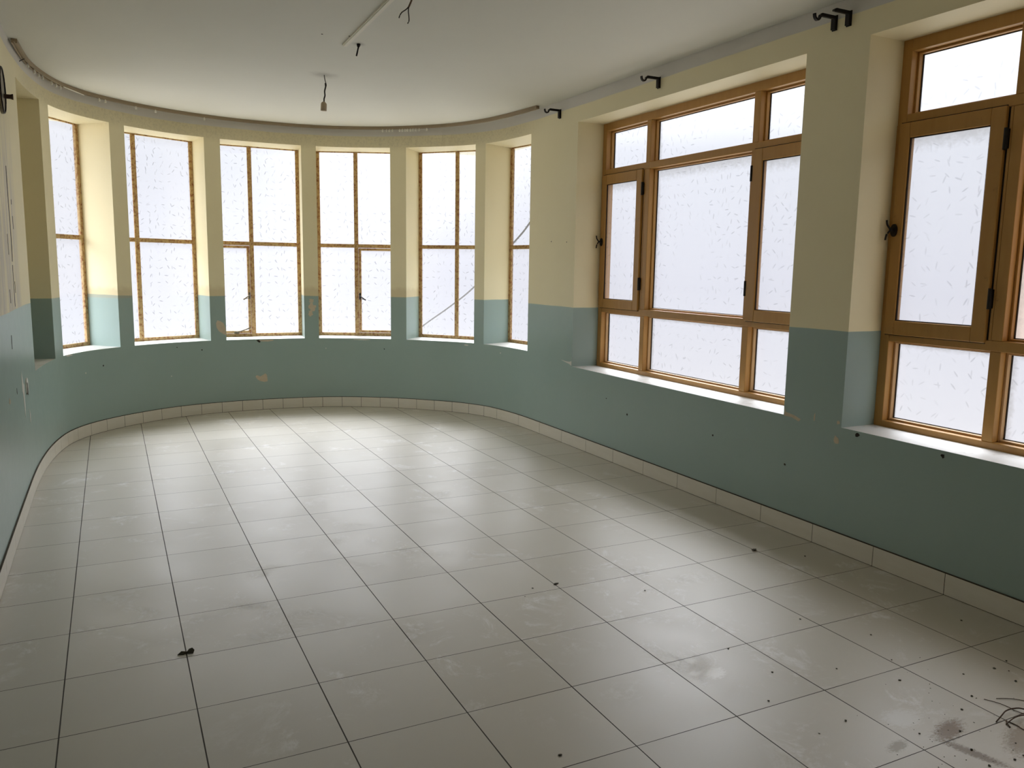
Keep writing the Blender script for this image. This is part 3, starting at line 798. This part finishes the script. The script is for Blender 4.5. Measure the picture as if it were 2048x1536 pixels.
GL = [(-1.496,3.78),(-1.47,3.97),(-1.452,4.07),(-1.425,4.16),(-1.375,4.34),(-1.35,4.42),(-1.32,4.49),(-1.045,4.885),(-1.00,4.93),(-0.75,5.12),(-0.58,5.21),(-0.14,5.38),
      (1.565,5.125),(1.60,5.10),(1.625,5.082),(1.65,5.06),(1.71,5.012),(1.735,4.99),(1.755,4.97),(1.775,4.955),(1.80,4.93),(1.82,4.91),(1.845,4.888),(1.87,4.862),(1.93,4.80)]
for i, (x, y) in enumerate(GL):
    p = min(RPS, key=lambda q: (q.x - x) ** 2 + (q.y - y) ** 2)
    # nearest point on the polyline
    best = None
    for a, b in zip(RPS[:-1], RPS[1:]):
        ab = b - a; t = max(0, min(1, (Vector((x, y, 0)) - a).dot(ab) / ab.length_squared)); c = a + ab * t
        d = (c - Vector((x, y, 0))).length
        if best is None or d < best[0]: best = (d, c)
    g = g0 if i == 0 else g0.copy()
    if i: COL.objects.link(g); g.parent = rail
    g.location = Vector((best[1].x, best[1].y, 2.928)) - base
bm = bmesh.new()      # leftover strip of rail stop and a bent wire tie at the left
tube(bm, [(-1.30 - base.x, 4.50 - base.y, -0.006), (-1.16 - base.x, 4.745 - base.y, -0.012)], 0.004, 6)
link('loose_strip', bm, M_GLIDER, rail)
bm = bmesh.new()
q = Vector((-1.508, 3.60, 2.93)) - base
tube(bm, smooth_pts([q + Vector((-0.02, -0.05, -0.035)), q + Vector((0.0, 0.02, -0.004)), q + Vector((0.016, 0.05, 0.008)), q + Vector((0.01, 0.0, 0.012))], 3), 0.003, 6)
link('wire_tie', bm, M_BLACK, rail)

# ------------------------------------------------------------------ curtain rod brackets on the right wall
def bracket(y, z, label, yaw=0.0, hook=True, src=None):
    e = empty('curtain_rod_bracket', (2.507, y, z), yaw)
    thing(e, label, 'curtain bracket', 'curtain rod brackets on the right wall')
    bm = bmesh.new(); box(bm, -0.005, 0.0, -0.017, 0.017, -0.070, 0.008, 0.001)
    box(bm, -0.018, -0.005, -0.014, 0.014, -0.066, -0.002, 0.001)
    link('wall_plate', bm, M_BLACK, e)
    bm = bmesh.new(); box(bm, -0.105, -0.004, -0.008, 0.008, -0.011, 0.006, 0.001)
    link('arm', bm, M_BLACK, e)
    bm = bmesh.new()
    if hook:
        P = smooth_pts([(-0.100, 0, -0.002), (-0.112, 0, -0.006), (-0.117, 0, -0.020), (-0.128, 0, -0.031), (-0.141, 0, -0.029), (-0.151, 0, -0.018), (-0.154, 0, -0.002)], 4)
        L = [(p.x, p.z) for p in P]
    else:
        P = smooth_pts([(-0.100, 0, -0.002), (-0.112, 0, -0.006), (-0.118, 0, -0.004)], 4); L = [(p.x, p.z) for p in P]
    tp = []
    ring = []
    for i, p in enumerate(P):
        t = (P[min(i+1, len(P)-1)] - P[max(i-1, 0)]).normalized(); nn = Vector((-t.z, 0, t.x)) * 0.0048
        ring.append([bm.verts.new(p + nn + Vector((0, s, 0))) for s in (-0.008, 0.008)] + [bm.verts.new(p - nn + Vector((0, s, 0))) for s in (0.008, -0.008)])
    for i in range(len(ring) - 1):
        for k in range(4): bm.faces.new((ring[i][k], ring[i][(k+1) % 4], ring[i+1][(k+1) % 4], ring[i+1][k]))
    bm.faces.new(ring[0]); bm.faces.new(ring[-1][::-1])
    link('hook', bm, M_BLACK, e)
    return e
bracket(3.065, 2.880, 'black curtain bracket nearest the end of the curved rail, beside the bay')
bracket(1.655, 2.872, 'black curtain bracket above the middle of the large timber window')
bracket(0.098, 2.884, 'black hooked curtain bracket on the pier, left one of the close pair')
bracket(0.004, 2.884, 'black curtain bracket without a cup, right one of the close pair on the pier', 0.0, False)

# ------------------------------------------------------------------ ceiling leftovers
e = empty('pendant_lamp_holder', (0.492, 3.142, H))
thing(e, 'empty lamp holder hanging on a short dark twisted flex from the ceiling', 'lamp holder')
bm = bmesh.new()
P = smooth_pts([(0, 0, 0), (0.004, 0, -0.03), (0.012, -0.002, -0.068), (0.008, 0, -0.09), (0.001, 0, -0.12), (0.003, 0, -0.15), (-0.004, 0, -0.175), (-0.004, 0, -0.205)], 5)
tube(bm, P, [0.0032]*10 + [0.0055]*(len(P)-10), 8)
tube(bm, [(0.009, 0, -0.058), (0.010, 0, -0.080)], 0.0065, 8)
link('flex', bm, M_FLEX, e, True)
bm = bmesh.new()
tube(bm, [(-0.004,0,-0.196),(-0.005,0,-0.200),(-0.006,0,-0.206),(-0.0065,0,-0.215),(-0.009,0,-0.262),(-0.009,0,-0.262),(-0.009,0,-0.240)], [0.007,0.014,0.020,0.0225,0.0235,0.019,0.017], 16)
link('socket', bm, M_SOCKET, e, True)

e = empty('cut_cable', (0.484, 2.164, H))
thing(e, 'short cut black cable end poking from the ceiling beside the white trunking', 'cable')
bm = bmesh.new()
tube(bm, [(0, 0, 0.0), (0, 0, -0.008), (-0.002, 0, -0.016), (-0.002, 0, -0.022), (-0.014, 0.003, -0.076)], [0.013, 0.012, 0.009, 0.005, 0.005], 10)
link('cable_stub', bm, M_BLACK, e, True)

bm = bmesh.new()
a, b = Vector((0.407, 2.215, 0)), Vector((0.355, -0.60, 0))
t = (b - a).normalized(); nn = Vector((-t.y, t.x, 0))
for (o0, o1, h0) in ((-0.017, 0.017, 0.010),):
    pts = [a + nn*o0, a + nn*o1, b + nn*o1, b + nn*o0]
    extrude_poly(bm, [Vector((p.x, p.y, H - 0.0005)) for p in pts], Vector((0, 0, -h0)))
pts = [a + nn*-0.0105, a + nn*0.0105, b + nn*0.0105, b + nn*-0.0105]
extrude_poly(bm, [Vector((p.x, p.y, H - 0.010)) for p in pts], Vector((0, 0, -0.005)))
o = link('cable_trunking', bm, M_TRUNK)
thing(o, 'straight narrow cream cable trunking on the ceiling', 'cable trunking')

e = empty('forked_wire', (0.450, 1.024, H))
thing(e, 'bare brown forked wire pair dangling from the ceiling at the top edge', 'wire')
bm = bmesh.new()
tube(bm, smooth_pts([(0.0, 0, 0), (0.001, 0, -0.025), (-0.002, 0.001, -0.045), (-0.010, 0.003, -0.066), (-0.017, 0.005, -0.082)], 5), 0.0048, 8)
link('wire_stem', bm, M_COPPER, e, True)
bm = bmesh.new()
tube(bm, smooth_pts([(-0.017, 0.005, -0.080), (-0.030, 0.010, -0.094), (-0.050, 0.017, -0.109), (-0.060, 0.020, -0.125), (-0.064, 0.022, -0.138)], 5), 0.0030, 8)
link('wire_end', bm, M_FLEX, e, True)
bm = bmesh.new()
tube(bm, smooth_pts([(-0.017, 0.005, -0.080), (-0.018, 0.006, -0.105), (-0.015, 0.006, -0.130), (-0.015, 0.006, -0.150), (-0.022, 0.008, -0.163)], 5), 0.0030, 8)
link('wire_end', bm, M_FLEX, e, True)

for x, y in ((0.221, 2.054), (0.383, 2.012)):
    bm = bmesh.new()
    extrude_poly(bm, [Vector((x + 0.006 * math.cos(k), y + 0.006 * math.sin(k), H - 0.0002)) for k in range(6)], Vector((0, 0, -0.0015)))
    link('soot_speck', bm, M_SCRATCH, ceiling)

# ------------------------------------------------------------------ cable outside the bay
bm = bmesh.new()
tube(bm, smooth_pts([(2.55, 9.6, -0.4), (2.769, 8.197, 0.376), (2.839, 7.361, 0.729), (2.951, 6.679, 1.018), (3.04, 6.071, 1.302), (3.085, 5.125, 1.801), (3.089, 4.713, 2.024), (3.06, 3.9, 2.55), (2.97, 3.2, 2.95)], 6), 0.010, 8)
o = link('outdoor_cable', bm, M_FLEX, None, True)
thing(o, 'dark cable sloping past outside the two right-hand bay windows', 'cable')

# ------------------------------------------------------------------ things on the floor
bm = bmesh.new()
L = [(-0.873,0.031,0.001),(-0.858,0.037,0.010),(-0.846,0.041,0.006),(-0.838,0.036,0.003),(-0.829,0.043,0.012),(-0.817,0.042,0.015),(-0.810,0.030,0.010),(-0.816,0.018,0.002),(-0.830,0.022,0.002),(-0.840,0.028,0.001),(-0.852,0.024,0.001)]
top = [bm.verts.new(Vector(p) + Vector((0, 0, 0.0012))) for p in L]; bot = [bm.verts.new(Vector((p[0], p[1], max(0.0002, p[2] - 0.001)))) for p in L]
ct = bm.verts.new((-0.838, 0.032, 0.008)); cb_ = bm.verts.new((-0.838, 0.032, 0.0025)); n = len(L)
for i in range(n):
    bm.faces.new((top[i], top[(i+1) % n], ct)); bm.faces.new((bot[(i+1) % n], bot[i], cb_)); bm.faces.new((top[(i+1) % n], top[i], bot[i], bot[(i+1) % n]))
o = link('dry_leaf', bm, M_LEAF)
thing(o, 'curled dark dry leaf lying on a floor joint near the left foreground', 'leaf')
def crumb(x, y, r, seed, elong=1.0, rot=0.0):
    bm = bmesh.new(); bmesh.ops.create_icosphere(bm, subdivisions=1, radius=r)
    rd = random.Random(seed)
    for v in bm.verts:
        v.co *= 1 + rd.uniform(-0.25, 0.25); v.co.z *= 0.5; v.co.x *= elong
    mz = min(v.co.z for v in bm.verts)
    for v in bm.verts: v.co.z -= mz
    bmesh.ops.rotate(bm, verts=bm.verts, matrix=Matrix.Rotation(rot, 3, 'Z'), cent=(0, 0, 0))
    bmesh.ops.translate(bm, verts=bm.verts, vec=(x, y, 0))
    return bm
o = link('plaster_fragment', crumb(0.847, 0.054, 0.008, 3, 1.8, 0.0), M_LEAF); thing(o, 'small dark fragment lying in the joint near the middle of the floor', 'fragment')
o = link('plaster_fragment', crumb(2.092, 0.028, 0.012, 4, 1.6, 0.2), M_LEAF); thing(o, 'small dark fragment on the tiles close to the right skirting', 'fragment')
SP = [(1.85,-1.378),(1.723,-1.499),(1.602,-1.544),(1.468,-1.631),(1.983,-1.499),(2.038,-1.437),(2.006,-1.399),(1.58,-1.307),(1.572,-1.755),(1.478,-1.811),(1.525,-1.809),(1.402,-1.717),(1.371,-1.798),(1.328,-1.582),(2.3,-1.056),(1.807,-0.986),(1.692,-1.181),(1.431,-1.141),(1.645,-0.745),(1.157,-0.833),(1.18,-1.056),(2.283,-0.158),(2.111,-1.381),(2.038,-1.60),(1.164,-1.421),(1.013,-1.21),(0.718,0.053),(0.64,-0.018),(1.199,-0.194),(0.169,-1.179)]
bm = bmesh.new(); rd = random.Random(9)
for i, (x, y) in enumerate(SP):
    b2 = crumb(x, y, rd.uniform(0.0028, 0.0052), 100 + i, rd.uniform(1, 1.5), rd.uniform(0, 3))
    me = bpy.data.meshes.new('t'); b2.to_mesh(me); b2.free(); bm.from_mesh(me); bpy.data.meshes.remove(me)
for i in range(60):
    x, y = 1.5 + rd.gauss(0, 0.28), -1.6 + rd.gauss(0, 0.18)
    if x > 2.45: continue
    b2 = crumb(x, y, rd.uniform(0.001, 0.002), 300 + i, rd.uniform(1, 2), rd.uniform(0, 3))
    me = bpy.data.meshes.new('t'); b2.to_mesh(me); b2.free(); bm.from_mesh(me); bpy.data.meshes.remove(me)
o = link('dirt_crumbs', bm, M_LEAF); o['kind'] = 'stuff'
thing(o, 'tiny dark dirt crumbs scattered over the right foreground tiles', 'dirt')
TW = [([(1.789,-1.548),(1.83,-1.570),(1.868,-1.601),(1.90,-1.66)], 0.0011, 'thin straight dry stalk, topmost of the stalks at the right edge'),
      ([(1.743,-1.532),(1.763,-1.574),(1.772,-1.608),(1.767,-1.629),(1.79,-1.69)], 0.0012, 'thin dry stalk slanting down towards the thick looped stalk'),
      ([(1.635,-1.648),(1.677,-1.640),(1.719,-1.628),(1.759,-1.630),(1.789,-1.649),(1.83,-1.72)], 0.0024, 'thickest looped dry stalk on the floor joint at the right edge'),
      ([(1.652,-1.672),(1.705,-1.668),(1.755,-1.674),(1.79,-1.700),(1.83,-1.78)], 0.0020, 'dry stalk lying close under the thick looped stalk'),
      ([(1.677,-1.655),(1.653,-1.678),(1.646,-1.690)], 0.0020, 'short bent dry stalk pointing to the near side of the joint'),
      ([(1.678,-1.665),(1.678,-1.695),(1.676,-1.719),(1.69,-1.78)], 0.0014, 'long thin dry stalk nearest the lower right corner')]
for i, (pts, r, lab) in enumerate(TW):
    bm = bmesh.new(); n = len(pts)
    tube(bm, smooth_pts([(x, y, r + 0.0004 + (0.010 if 0 < k < n - 1 and i in (2, 3) else 0.0015 * (k % 2))) for k, (x, y) in enumerate(pts)], 5), r, 6)
    o = link('dry_stalk', bm, M_TWIG, None, True); thing(o, lab, 'stalk', 'dry stalks at the right edge of the floor')
